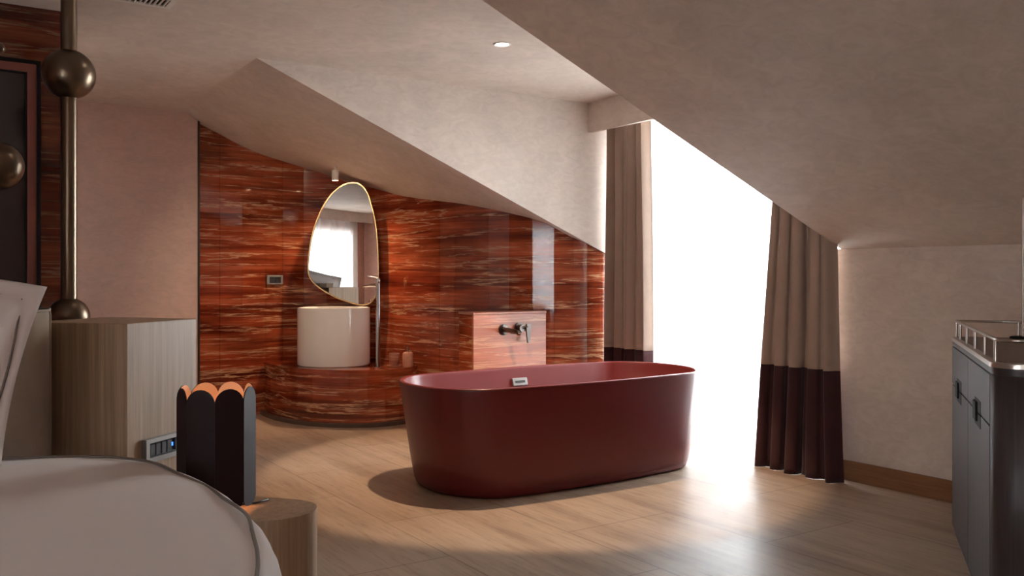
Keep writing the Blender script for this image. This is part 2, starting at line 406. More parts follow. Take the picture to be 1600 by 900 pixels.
# pink wall left of the marble, door wall, side of the passage, closing walls
bm = bmesh.new(); box(bm, .52, 1.868, 7.30, 7.5, 0, ZC-.0); 
st(link('wall_pink', vprism([(.52, 0), (1.868, 0), (1.868, 2.385), (1.775, ZC), (.52, ZC)], 'y', 7.30, 7.50), 'plaster_pink')); bm.free()
st(link('trim_1', vprism([(1.869, 0), (1.885, 0), (1.885, 2.38), (1.869, 2.386)], 'y', 7.295, 7.39), 'gunmetal'))
st(link('wall_door', bbox(-3.1, .655, 4.87, 5.05, 0, ZC, 0), 'marble_shaded'))
st(link('wall_passage', bbox(.42, .52, 5.05, 7.5, 0, ZC, 0), 'plaster'))
bm = bmesh.new()
box(bm, -3.12, -3.0, -3.2, -2.35, 0, ZC); box(bm, -3.12, -3.0, -.35, 4.87, 0, ZC); box(bm, -3.12, -3.0, -2.35, -.35, 2.05, ZC); box(bm, -3.12, -3.0, -2.35, -.35, 0, .1)
st(link('wall_left', bm, 'plaster_rose'))
bm = bmesh.new(); box(bm, -3.1, KX, -3.1, -3.0, 0, ZC)
st(link('wall_front', bm, 'plaster_rose'))
st(link('baseboard_knee', bbox(KX-.016, KX-.0005, -3.0, KY0-.005, 0, .112, .002), 'oak_dark'))

# windows
def window(name, x, y0, y1, z0, z1, cols):
    fr = bmesh.new(); t = .05
    box(fr, x, x+.06, y0, y1, z0, z0+t); box(fr, x, x+.06, y0, y1, z1-t, z1)
    for k in range(cols+1):
        yc = y0+(y1-y0)*k/cols; a = max(y0, yc-t/2); b = min(y1, yc+t/2); box(fr, x+.002, x+.058, a, b, z0+t, z1-t)
    w = link(name, fr, 'white_paint'); st(w)
    for k in range(cols):
        a = y0+(y1-y0)*k/cols+.02; b = y0+(y1-y0)*(k+1)/cols-.02
        p = link('pane', bbox(x+.027, x+.033, a, b, z0+.04, z1-.04, 0), 'glass'); p.parent = w
    return w
window('window_1', WX+.02, KY0-.04, CHL, .03, 2.32, 2)
window('window_2', -3.09, -2.35, -.35, .1, 2.05, 3)

# pelmet over the dormer curtains
bm = bmesh.new(); box(bm, 4.20, 4.232, CHR, CHL, 2.229, ZC)
st(link('trim_2', bm, 'plaster'))
bm = bmesh.new(); box(bm, -2.78, -2.76, -2.95, -.1, 2.25, ZC); st(link('trim_3', bm, 'plaster'))

# door in the marble wall
d1 = bmesh.new()
def vframe(bm, x0, x1, z0, z1, t, y0, y1):
    box(bm, x0, x0+t, y0, y1, z0, z1); box(bm, x1-t, x1, y0, y1, z0, z1); box(bm, x0+t, x1-t, y0, y1, z1-t, z1)
vframe(d1, -.62, .506, 0, 2.19, .017, 4.845, 4.87)
door = st(link('door_1', d1, 'dark_metal'))
b2 = bmesh.new(); vframe(b2, -.60, .488, 0, 2.172, .040, 4.850, 4.868); box(b2, -.56, .448, 4.85, 4.868, 0, .08)
link('door_frame', b2, 'terracotta', door)
link('door_pane', bbox(-.557, .445, 4.856, 4.864, .08, 2.13, 0), 'dark_glass', door)
b2 = bmesh.new(); vframe(b2, -.557, .446, .08, 2.131, .008, 4.847, 4.856); link('door_seal', b2, 'dark_metal', door)

# ------------------------------------------------------------------ curtains
def curtain_sheet(name, edges, n_f, amp, z0, z1, mat, parent, seed=0, nu=220, nz=40, sharp=1.0):
    """edges(z)->(x,ya,yb); folds vary with height"""
    rnd = random.Random(seed); ph = [rnd.uniform(0, 6.28) for _ in range(6)]
    offs = sorted([0]+[(k+rnd.uniform(-.28, .28))/n_f for k in range(1, n_f)]+[1])
    bm = bmesh.new(); prev = None
    for j in range(nz+1):
        z = z0+(z1-z0)*j/nz; x, ya, yb, am = edges(z); row = []
        for i in range(nu+1):
            u = i/nu
            k = 0
            while k < n_f-1 and u > offs[k+1]: k += 1
            loc = (u-offs[k])/(offs[k+1]-offs[k])
            s = math.cos(2*PI*loc); s = math.copysign(abs(s)**sharp, s)
            fa = amp*am*(.75+.35*math.sin(k*2.3+ph[0]))
            wob = .18*math.sin(z*2.1+ph[1]+k*1.7)*amp
            yy = ya+(yb-ya)*(u+.018*math.sin(z*1.6+ph[2]+u*5)*math.sin(PI*u))
            yy += .30*amp*math.sin(4*PI*loc+ph[3]*.2)*math.sin(PI*u)
            row.append(bm.verts.new((x+fa*s+wob, yy, z)))
        if prev:
            for i in range(nu): bm.faces.new((prev[i], prev[i+1], row[i+1], row[i]))
        prev = row
    o = link(name, bm, mat, parent, True)
    sd = o.modifiers.new('thick', 'SOLIDIFY'); sd.thickness = .003; sd.offset = 0
    return o
HB = .622
lc = empty('curtain', (4.34, 4.98, 0), 0, 'beige blackout curtain with plum lower band, gathered left of the sheer behind the bathtub', 'curtain')
le = lambda z: (4.345-4.34, 5.205-4.98+.02*(1-z/2.3), 4.775-4.98-.02*(1-z/2.3), 1.)
curtain_sheet('upper_panel', le, 6, .042, HB, 2.36, 'beige_cloth', lc, 3)
curtain_sheet('lower_band', le, 6, .042, .001, HB, 'plum_cloth', lc, 3, nz=12)
rc = empty('curtain', (4.30, 3.4, 0), 0, 'beige curtain with plum lower band hanging right of the sheer, beside the low wall', 'curtain')
def re_(z):
    t = max(0, min(1, 1-z/2.2)); tt = t*t
    ya = 3.625+.13*t; yb = 3.235-.10*t
    return (4.335-.055*t-4.30, yb-3.4, ya-3.4, .55+.45*t)
curtain_sheet('upper_panel', re_, 5, .05, HB, 2.36, 'beige_cloth', rc, 11)
curtain_sheet('lower_band', re_, 5, .05, .001, HB, 'plum_cloth', rc, 11, nz=14)
o = curtain_sheet('sheer_curtain', lambda z: (4.475, 3.24, 5.24, 1.+.3*(1-z/2.3)), 24, .020, .006, 2.40, 'sheer', None, 5, nu=720, nz=16)
tag(o, 'translucent white sheer curtain glowing with daylight across the dormer window', 'sheer curtain')
o.modifiers.clear()
o = curtain_sheet('sheer_curtain', lambda z: (-2.88, -2.5, -.2, 1.), 15, .03, .01, 2.4, 'voile', None, 8, nu=400, nz=6)
tag(o, 'sheer white curtain over the opposite window, seen only in the mirror', 'sheer curtain')
o.modifiers.clear()

# ------------------------------------------------------------------ bathtub
def stadium(cx, cy, hx, hy, n=96, p=2.15):
    """rounded oblong: straight sides with nearly semicircular ends"""
    r = hy; sx = hx-r; out = []
    for i in range(n):
        a = 2*PI*i/n
        c_, s_ = math.cos(a), math.sin(a)
        ex = math.copysign(abs(c_)**(2/p), c_)*r; ey = math.copysign(abs(s_)**(2/p), s_)*r
        k = max(-1, min(1, c_*2.2))
        out.append((cx+ex+sx*k, cy+ey))
    return out
tub = empty('bathtub', (3.165, 4.27, 0), 0, 'freestanding oval oxblood red bathtub with flared ends, in front of the stone pier', 'bathtub')
RZ = .578
def tubring(bm, hx, hy, z, cx=0): return [bm.verts.new((x, y, z)) for x, y in stadium(cx, 0, hx, hy)]
prof = [(.82, .395, .0), (.855, .422, .004), (.872, .434, .016), (.884, .442, .05), (.905, .446, .16), (.928, .450, .30), (.950, .455, .44), (.966, .459, .54), (.970, .460, .566), (.970, .460, .573), (.968, .458, .577), (.964, .454, .579),
        (.952, .442, .579), (.947, .437, .577), (.945, .435, .573), (.943, .433, .560), (.925, .422, .50), (.88, .395, .38), (.82, .360, .25), (.77, .33, .19), (.70, .28, .16), (.5, .18, .152), (.2, .06, .150)]
bm = bmesh.new(); rings = [tubring(bm, *q) for q in prof]
for a, b in zip(rings, rings[1:]):
    n = len(a)
    for i in range(n): bm.faces.new((a[i], a[(i+1) % n], b[(i+1) % n], b[i]))
bm.faces.new(rings[0][::-1]); bm.faces.new(rings[-1])
link('tub_shell', bm, 'tub_red', tub, True, 60)
ov = link('overflow_plate', bbox(-.056, .056, -.006, .006, -.025, .025, .004), 'plastic_grey', tub)
ov.location = (.015, .412, .487); ov.rotation_euler = (math.radians(-16), 0, 0)
b2 = bmesh.new(); box(b2, -.036, .036, -.009, -.0062, -.007, .007); link('overflow_slot', b2, 'plastic_black', ov)
link('drain', lathe([(0, .151), (.032, .151), (.034, .155), (.028, .160), (0, .161)], 32), 'gunmetal', tub, True, 40)

# ------------------------------------------------------------------ marble step with the basin
sp = catmull([(2.44, 7.40), (2.425, 7.20), (2.455, 6.93), (2.56, 6.62), (2.76, 6.385), (3.02, 6.295), (3.26, 6.34), (3.37, 6.44)], 6)
stp = [(x, y) for x, y in sp]+[(3.335, 6.70), (3.25, 6.98), (3.08, 7.22), (2.93, 7.34), (2.75, 7.42)]
# facet the front into slabs
slab = [stp[i] for i in range(0, len(sp), 3)]+[stp[len(sp)-1]]+stp[len(sp):]
step = empty('vanity_step', (0, 0, 0), 0, 'low curved plinth clad in red travertine, carrying the round white basin', 'plinth')
link('step_body', prism(slab, .028, .414, 0, 2, .0022), 'marble_step', step)
cen = Vector((2.95, 6.9))
def scale_out(pts, d): 
    out = []
    for x, y in pts:
        v = Vector((x, y))-cen; v = v+v.normalized()*d; out.append((cen.x+v.x, cen.y+v.y))
    return out
def out_front(pts, d):
    """push only the room side outward"""
    out = []
    for i, (x, y) in enumerate(pts):
        v = Vector((x, y))-cen; k = d if i <= len(sp)-1 and v.normalized().dot(Vector((-.6, -.8))) > -.35 else 0
        v = v+v.normalized()*k; out.append((cen.x+v.x, cen.y+v.y))
    return out
link('step_top', prism(out_front(stp, .006), .414, .434, .003, 2), 'marble_step', step, True, 30)
link('step_kerb', prism(out_front(stp, .045), .0, .028, .004, 2), 'grey_band', step, True, 30)

# basin
BX, BY = at = (2.845, 6.885)
basin = empty('washbasin', (BX, BY, .434), 0, 'tall cylindrical glossy white basin standing on the red marble plinth', 'washbasin')
br_, bh = .292, .465
pr = [(br_-.006, .0), (br_-.002, .003), (br_, .010), (br_, bh-.006), (br_-.002, bh-.001), (br_-.007, bh), (br_-.016, bh-.002), (br_-.019, bh-.008), (br_-.022, bh-.06), (br_-.045, bh-.12), (br_-.11, bh-.15), (.03, bh-.158), (0, bh-.159)]
link('basin_body', lathe(pr, 96), 'ceramic', basin, True, 50)
link('basin_drain', lathe([(0, bh-.158), (.03, bh-.157), (.033, bh-.153), (.026, bh-.149), (0, bh-.148)], 32), 'chrome', basin, True, 40)

# tall basin tap
tx, ty = 3.013, 6.404
tap = empty('basin_tap', (tx, ty, .434), 0, 'tall slender chrome pillar tap rising from the plinth beside the white basin', 'tap')
link('tap_base', lathe([(.030, 0), (.031, .002), (.031, .008), (.028, .010), (.018, .011)], 32), 'chrome', tap, True, 40)
link('tap_column', lathe([(.0175, .008), (.0175, .66), (.0165, .664)], 32), 'chrome', tap, True, 40)
link('tap_head', lathe([(.0175, .664), (.019, .668), (.019, .698), (.016, .702), (0, .703)], 32), 'chrome', tap, True, 40)
link('tap_spout', tube([(0, 0, .645), (-.03, .09, .645), (-.05, .15, .640), (-.053, .16, .628)], .011, 16), 'chrome', tap, True, 40)
link('tap_lever', tube([(0, 0, .700), (-.02, .012, .708), (-.075, .045, .722)], [.006, .005, .004], 12), 'chrome', tap, True, 40)

# soap dispenser, tumbler, dish
sd = empty('soap_dispenser', (3.262, 6.385, .434), .4, 'pink stone soap dispenser with chrome pump on the right end of the marble plinth', 'soap dispenser')
link('dispenser_body', lathe([(.040, 0), (.042, .003), (.042, .100), (.038, .110), (.026, .116), (.014, .118), (0, .118)], 40), 'stone_pink', sd, True, 45)
link('pump', tube([(0, 0, .112), (0, 0, .158), (-.004, 0, .166), (-.042, 0, .163)], [.008, .0055, .005, .0035], 12), 'chrome', sd, True, 45)
tb = lathe([(.034, 0), (.038, .004), (.041, .090), (.040, .094), (.037, .092), (.034, .02), (0, .018)], 40)
tm = link('tumbler', tb, 'marble_pier', None, True, 45); tm.location = (3.165, 6.43, .4485); tag(tm, 'red stone tumbler standing on a small dish left of the soap dispenser', 'tumbler')
ds = link('soap_dish', lathe([(.046, 0), (.056, .004), (.058, .013), (.055, .014), (.045, .009), (0, .008)], 40), 'marble_pier', None, True, 45); ds.location = (3.165, 6.43, .4345); tag(ds, 'small round stone dish underneath the tumbler beside the tap', 'dish')

# ------------------------------------------------------------------ mirror
zp = [(285,155),(322,166),(355,205),(380,275),(402,370),(413,470),(418,590),(417,690),(404,768),(376,808),(340,821),(300,817),(240,799),(180,774),(110,733),(64,690),(44,640),(46,560),(60,460),(85,370),(125,280),(170,215),(228,168)]
k = 7.52/1400/3.46
out = catmull([((x-235)*k*1.01, -(y-490)*k) for x, y in zp], 6, True)
# mirror centre: on the line of sight through the basin, facing back into the room
mc = Vector((3.056, 7.168, 1.425))
MIR_YAW = math.radians(-28.0)
mirror = empty('wall_mirror', (3.000, 7.037, 1.420), MIR_YAW, 'egg shaped mirror with thin brass rim hanging above the white basin', 'mirror')
def shape_xz(pts, y0, y1, sc=0.):
    bm = bmesh.new(); P = []
    for x, z in pts:
        l = math.hypot(x, z); P.append((x*(l+sc)/l, z*(l+sc)/l))
    a = [bm.verts.new((x, y0, z)) for x, z in P]; b = [bm.verts.new((x, y1, z)) for x, z in P]
    bm.faces.new(a); bm.faces.new(b[::-1]); n = len(P)
    for i in range(n): bm.faces.new((a[i], b[i], b[(i+1) % n], a[(i+1) % n]))
    return bm
link('mirror_glass', shape_xz(out, -.004, .008, -.011), 'mirror', mirror)
bm = bmesh.new(); n = len(out); R_ = []
for (y, sc) in ((-.014, 0), (-.014, -.010), (-.002, -.011), (.022, -.011), (.022, 0)):
    rr = []
    for x, z in out:
        l = math.hypot(x, z); rr.append(bm.verts.new((x*(l+sc)/l, y, z*(l+sc)/l)))
    R_.append(rr)
for q in range(5):
    a, b = R_[q], R_[(q+1) % 5]
    for i in range(n): bm.faces.new((a[i], a[(i+1) % n], b[(i+1) % n], b[i]))
link('mirror_frame', bm, 'brass', mirror, True, 40)
link('mirror_bracket', bbox(-.12, .12, .022, .06, -.1, .1, .004), 'dark_metal', mirror)

# wall switch on the marble
sw = empty('wall_switch', (2.537, 7.434, 1.121), math.atan2(7.462-7.425, 2.62-2.458), 'metal wall switch plate with two dark rockers on the red marble', 'switch')
link('switch_plate', bbox(-.078, .078, -.012, .0, -.040, .040, .004), 'plastic_grey', sw)
for s in (-1, 1):
    link('rocker', bbox(-.026, .026, -.017, -.010, -.026, .026, .003), 'plastic_black', sw).location = (s*.0275, 0, 0)

# pier with bath tap
PX, PY = 3.218, 5.306
pier = empty('bath_pier', (PX, PY, 0), 0, 'pale pink travertine pier standing behind the red bathtub, carrying its tap', 'pier')
link('pier_core', bbox(0, .617, .022, .20, 0, .882, .0015, 1), 'marble_step', pier)
link('pier_face', bbox(-.001, .618, 0, .021, 0, .884, .002, 1), 'marble_pier', pier)
link('pier_cap', bbox(-.004, .621, -.003, .203, .884, .900, .002, 1), 'marble_pier', pier)
bt = empty('bath_tap', (PX+.245, PY, .775), 0, 'dark nickel wall mounted bath mixer with flat lever on the stone pier', 'tap')
ry = Matrix.Rotation(PI/2, 4, 'X')
link('rosette', lathe([(.038, 0), (.040, .002), (.040, .010), (.034, .013), (.0, .013)], 36, mat=ry), 'gunmetal', bt, True, 40)
link('spout', tube([(0, -.008, 0), (0, -.06, 0), (0, -.15, -.004), (0, -.19, -.010), (0, -.20, -.024)], [.020, .0175, .016, .015, .013], 20), 'gunmetal', bt, True, 40)
r2 = link('rosette', lathe([(.036, 0), (.038, .002), (.038, .010), (.032, .013), (.0, .013)], 36, mat=ry), 'gunmetal', bt, True, 40); r2.location = (.13, 0, .008)
link('mixer_body', tube([(.13, -.006, .008), (.13, -.055, .008)], .026, 24), 'gunmetal', bt, True, 40)
link('hand_shower_elbow', tube([(.055, -.012, -.02), (.075, -.035, -.02), (.11, -.04, -.016)], .011, 12), 'gunmetal', bt, True, 40)
bm = bmesh.new()
pts = [(.155, .042), (.192, .040), (.196, .02), (.184, -.092), (.172, -.099), (.162, -.095), (.150, .01)]
a = [bm.verts.new((x, -.058, z)) for x, z in pts]; b = [bm.verts.new((x, -.070, z)) for x, z in pts]
bm.faces.new(a); bm.faces.new(b[::-1])
for i in range(len(pts)): bm.faces.new((a[i], b[i], b[(i+1) % len(pts)], a[(i+1) % len(pts)]))
bmesh.ops.bevel(bm, geom=bm.edges[:], offset=.002, segments=2, affect='EDGES', profile=.5)
link('lever', bm, 'gunmetal', bt)
link('lever_neck', tube([(.13, -.05, .01), (.165, -.064, .02)], .010, 12), 'gunmetal', bt, True, 40)

# ------------------------------------------------------------------ ceiling fittings
dl = empty('ceiling_downlight', (2.73, 4.192, ZC), 0, 'small round recessed downlight lit in the flat dormer ceiling above the tub', 'downlight')
link('trim_ring', lathe([(.034, -.001), (.046, -.006), (.049, -.004), (.049, .0), (.040, .0)], 40, cap=False), 'white_paint', dl, True, 40)
link('lens', lathe([(0, -.003), (.034, -.003), (.036, -.0015), (0, -.001)], 40), 'lamp_white', dl, True, 40)
spt = empty('spotlight', (2.862, 6.90, 1.935), 0, 'small white cylinder spotlight on the soffit above the mirror', 'spotlight')
link('spot_body', lathe([(.026, 0), (.0285, .003), (.0285, .082), (.027, .085), (0, .085)], 32), 'white_paint', spt, True, 40)
link('spot_stem', lathe([(.009, .083), (.009, .13)], 16), 'white_paint', spt, True, 40)
link('spot_lens', lathe([(0, -.001), (.022, -.001), (.022, .001)], 24), 'bulb_warm', spt, True, 40)
v = empty('air_vent', (.80, 4.42, ZC), 0, 'white slotted air grille in the ceiling at the top left', 'vent')
b2 = bmesh.new()
for (x0, x1, y0, y1) in ((-.30, .222, .060, .084), (-.30, .222, -.084, -.060), (.196, .222, -.060, .060), (-.30, -.276, -.060, .060)): box(b2, x0, x1, y0, y1, -.010, -.0003)
link('vent_frame', b2, 'white_paint', v)
b2 = bmesh.new(); box(b2, -.276, .196, -.060, .060, -.002, -.0004); link('vent_back', b2, 'dark_metal', v)
b2 = bmesh.new()
for i in range(22):
    x = -.268+i*.0215; box(b2, x, x+.007, -.060, .060, -.009, -.0022)
link('louvres', b2, 'white_paint', v)

# ------------------------------------------------------------------ hanging / standing bronze ball poles
def sphere_prof(r, zc, n=24, pr=0.): 
    return [(max(pr if (i in (0, n)) else 0, r*math.sin(PI*i/n)), zc-r*math.cos(PI*i/n)) for i in range(n+1)]
p1 = empty('ball_pole', (.537, 4.148, 0), 0, 'thick bronze pole with large balls behind the headboard', 'floor to ceiling pole')
link('pole', lathe([(.0315, .02), (.0315, ZC-.012)], 40), 'bronze', p1, True, 40)
link('ball', lathe(sphere_prof(.104, 2.0), 56), 'bronze', p1, True)
link('ball', lathe(sphere_prof(.082, .985), 56), 'bronze', p1, True)
link('foot', lathe([(.13, 0), (.132, .004), (.132, .018), (.12, .022), (0, .022)], 48), 'bronze', p1, True, 40)
link('ceiling_cup', lathe([(.045, ZC-.02), (.05, ZC-.016), (.05, ZC-.0005), (0, ZC-.0005)], 40), 'bronze', p1, True, 40)
p2 = empty('ball_pole', (.285, 4.24, 0), 0, 'thin bronze rod with one small and one large ball at the left edge', 'floor to ceiling pole')
link('pole', lathe([(.0062, .02), (.0062, ZC-.012)], 20), 'bronze', p2, True, 40)
link('ball', lathe(sphere_prof(.027, 2.093), 32), 'bronze', p2, True)
link('ball', lathe(sphere_prof(.098, 1.61), 56), 'bronze', p2, True)
link('foot', lathe([(.09, 0), (.092, .004), (.092, .018), (.08, .022), (0, .022)], 40), 'bronze', p2, True, 40)

# ------------------------------------------------------------------ oak block beside the headboard
bc = Vector((.582, 3.164)); e1 = Vector((.77, .64)); e2 = Vector((-.467, .884))
blk = empty('oak_block', (bc.x, bc.y, 0), math.atan2(.64, .77), 'tall pale oak box at the end of the headboard, with a socket panel', 'cabinet')
link('block_body', bbox(0, .369, 0, .40, 0, 1.0, .003, 2, Matrix(((1, .035, 0, 0), (0, 1, 0, 0), (0, 0, 1, 0), (0, 0, 0, 1)))), 'oak', blk)
skt = empty('socket_panel', (bc.x, bc.y, .565), math.atan2(.64, .77), 'grey framed panel of black switches with a blue light on the oak block', 'switch panel')
b2 = bmesh.new()
X0, X1 = .072, .285
for (x0, x1, z0, z1) in ((X0, X1, .024, .038), (X0, X1, -.042, -.026), (X0, X0+.018, -.026, .024), (X1-.018, X1, -.026, .024)): box(b2, x0, x1, -.020, -.0003, z0, z1)
link('panel_frame', b2, 'plastic_grey', skt)
link('panel_back', bbox(X0+.018, X1-.018, -.008, -.0005, -.026, .024, 0), 'plastic_black', skt)
for i in range(4):
    link('switch_key', bbox(-.013, .013, -.017, -.008, -.022, .020, .002, 1), 'plastic_black', skt).location = (X0+.036+i*.029, 0, 0)
link('status_light', bbox(.216, .222, -.011, -.008, -.006, .006, 0), 'blue_led', skt)
link('socket_insert', bbox(.228, .262, -.016, -.008, -.022, .020, .002, 1), 'plastic_black', skt)

# nightstand (rounded end), local axes a along e1, b along block normal
en = Vector((.64, -.77))
loc = [(.050, .004), (.054, .30), (.054, .58), (.040, .655), (.0, .70), (-.06, .718), (-.13, .70), (-.185, .65), (-.215, .57), (-.222, .47), (-.20, .36), (-.12, .20), (-.04, .06), (.0, .004)]
nsp = catmull([(a*e1.x+b*en.x, a*e1.y+b*en.y) for a, b in loc[1:-2]], 5)
first = (loc[0][0]*e1.x+loc[0][1]*en.x, loc[0][0]*e1.y+loc[0][1]*en.y); last = (loc[-1][0]*e1.x+loc[-1][1]*en.x, loc[-1][0]*e1.y+loc[-1][1]*en.y)
ns = empty('nightstand', (bc.x, bc.y, 0), 0, 'low pale oak nightstand with rounded end beside the bed, under the lamp', 'nightstand')
link('nightstand_body', prism([first]+nsp+[last], .0, .45, .004, 2), 'oak', ns, True, 35)

# table lamp
LX, LY = .763, 2.762
lamp = empty('table_lamp', (LX, LY, .4505), 0, 'dark aubergine table lamp of eight round topped slats glowing inside, on the nightstand', 'lamp')
R8 = .106; hw = R8*math.tan(PI/8)-.0005
ang0 = math.atan2(-LY, -LX)+math.radians(20)     # one slat turned a little off the viewing line
for i in range(8):
    a = ang0+i*PI/4
    bm = bmesh.new(); pts = []
    zb, zt = .014, .374
    for q in range(13): t = PI*q/12; pts.append((hw*math.cos(t), zt-hw+hw*math.sin(t)))
    for q in range(7): t = PI+PI*q/6; pts.append((hw*math.cos(t), zb+hw*.55+hw*.55*math.sin(t)))
    A = [bm.verts.new((R8, x, z)) for x, z in pts]; B = [bm.verts.new((R8-.0035, x, z)) for x, z in pts]
    f1 = bm.faces.new(A); f2 = bm.faces.new(B[::-1]); n = len(pts)
    for q in range(n): bm.faces.new((A[q], B[q], B[(q+1) % n], A[(q+1) % n]))
    f2.material_index = 1
    o = link('lamp_slat', bm, ['lamp_out', 'lamp_in'], lamp); o.rotation_euler = (0, 0, a)
link('lamp_base', lathe([(.055, .0), (.060, .002), (.060, .012), (.05, .016), (0, .016)], 40), 'lamp_out', lamp, True, 40)
for i in range(4):
    a = ang0+PI/8+i*PI/2; link('lamp_spoke', tube([(.05*math.cos(a), .05*math.sin(a), .012), (.1035*math.cos(a), .1035*math.sin(a), .03)], .003, 8), 'lamp_out', lamp)
link('lamp_stem', lathe([(.008, .014), (.008, .10)], 16), 'brass', lamp, True, 40)
bl = link('bulb', lathe(sphere_prof(.026, .13, 16), 24), 'bulb_warm', lamp, True)
ca = link('lamp_cord', tube([(-.0, 0, .006), (.05, -.02, .004), (.105, -.05, .004), (.16, -.045, .0035)], .003, 8), 'plastic_black', lamp, True); ca.location = (0, 0, 0); ca.rotation_euler = (0, 0, .35)

# ------------------------------------------------------------------ headboard, bed, pillow
hb = empty('headboard', (0, 3.1, 0), 0, 'taupe suede upholstered headboard behind the white bed', 'headboard')
hbp = catmull([(-1.6, 3.13), (-.5, 3.13), (.10, 3.125), (.27, 3.14), (.335, 3.195), (.372, 3.30), (.385, 3.42)], 8)
def ribbon(path, th, z0, z1, bev=.02):
    P = [Vector(p) for p in path]; fr = []; bk = []
    for i, p in enumerate(P):
        t = (P[min(i+1, len(P)-1)]-P[max(i-1, 0)]).normalized(); n = Vector((-t.y, t.x))
        fr.append((p.x, p.y-3.1)); q = p+n*th; bk.append((q.x, q.y-3.1))
    bm = bmesh.new(); pts = fr+bk[::-1]
    A = [bm.verts.new((x, y, z0)) for x, y in pts]; B = [bm.verts.new((x, y, z1)) for x, y in pts]
    bm.faces.new(A); tf = bm.faces.new(B); n = len(pts)
    for i in range(n): bm.faces.new((A[i], A[(i+1) % n], B[(i+1) % n], B[i]))
    bmesh.ops.bevel(bm, geom=list(tf.edges), offset=bev, segments=4, profile=.5, affect='EDGES'); return bm
link('headboard_pad', ribbon(hbp, .10, 0, 1.05), 'suede', hb, True, 40)
link('headboard_seam', tube([(x, y-3.104, 1.046) for x, y in hbp[:-10]]+[(hbp[-10][0], hbp[-10][1]-3.106, z) for z in (1.03, .9, .6, .3, .05)], .0045, 8), 'suede', hb, True)

bed = empty('bed', (-.40, 1.9, 0), 0, 'large bed with smooth white duvet edged in grey piping, in the left foreground', 'bed')
def rrect(hx, hy, r, n=14, e=0.):
    pts = []
    for cx, cy, a0 in ((hx-r, hy-r, 0), (-hx+r, hy-r, PI/2), (-hx+r, -hy+r, PI), (hx-r, -hy+r, 3*PI/2)):
        for q in range(n+1): a = a0+PI/2*q/n; pts.append((cx+(r+e)*math.cos(a), cy+(r+e)*math.sin(a)))
    return pts
def resample(pts, m):
    P = [Vector(p) for p in pts]+[Vector(pts[0])]; Ls = [0]
    for a, b in zip(P, P[1:]): Ls.append(Ls[-1]+(b-a).length)
    res = []; j = 0
    for i in range(m):
        s = Ls[-1]*i/m
        while Ls[j+1] < s: j += 1
        t = (s-Ls[j])/max(1e-9, Ls[j+1]-Ls[j]); res.append(P[j].lerp(P[j+1], t))
    return res
# outline of the duvet top seen from above (local to bed)
ol = [(-1.05, 1.165), (-.3, 1.165), (.45, 1.16), (.70, 1.135), (.80, 1.08), (.90, .985), (.965, .83), (1.003, .68), (1.022, .55), (1.030, .40), (1.028, .25), (1.018, .10), (.998, -.02), (.975, -.11), (.945, -.2), (.90, -.34), (.86, -.5), (.83, -.75), (.78, -.95), (.6, -1.02), (-.4, -1.02), (-1.05, -1.02), (-1.15, 0.)]
OL = resample(catmull(ol, 8, True), 360)
cen2 = Vector((-.05, .1)); BZ = .62
bm = bmesh.new(); rings = []
def dn(x, y, s=1.): return noise.noise(Vector((x*s, y*s, .7)))
for q in range(26):
    f = (q/25)
    row = []
    for i, p in enumerate(OL):
        v = cen2.lerp(p, max(f, .002)); z = BZ+.008*(1-f**3)+.005*dn(v.x, v.y, 2.2)+.0025*dn(v.x*1.3, v.y*3.1, 3.3)+.001*dn(v.x, v.y, 14)
        if f > .9: z -= .010*(f-.9)/.1
        row.append(bm.verts.new((v.x, v.y, z)))
    rings.append(row)
for (off, dz, wv) in ((.010, -.003, 0), (.024, -.016, .002), (.036, -.04, .004), (.046, -.10, .008), (.052, -.18, .012), (.055, -.27, .016), (.056, -.34, .018)):
    row = []
    for i, p in enumerate(OL):
        t = (OL[(i+1) % 360]-OL[i-1]).normalized(); n = Vector((t.y, -t.x))
        if n.dot(p-cen2) < 0: n = -n
        if p.y > 1.05 or p.x < 0.2: oo = min(off, .018)
        else: oo = off
        q = p+n*(oo+wv*math.sin(i*.33)+wv*.6*math.sin(i*.81+1)); row.append(bm.verts.new((q.x, q.y, BZ-.004+dz)))
    rings.append(row)
for a, b in zip(rings, rings[1:]):
    for i in range(360): bm.faces.new((a[i], a[(i+1) % 360], b[(i+1) % 360], b[i]))
bm.faces.new(rings[0])
link('duvet', bm, 'linen', bed, True)
pp = [(p.x+.004*math.sin(i*.4), p.y+.003*math.sin(i*.53), BZ-.004+.004*math.sin(i*.21)) for i, p in enumerate(OL)]
link('duvet_piping', tube(pp+[pp[0]], .0042, 8, cap=False), 'piping', bed, True)
link('mattress', prism([(p.x*.97, p.y*.97) for p in OL[::4]], .28, BZ-.03, .01), 'linen', bed, True, 40)
link('bed_base', prism([(p.x*.94, p.y*.94) for p in OL[::4]], .0, .28), 'suede', bed, True, 40)

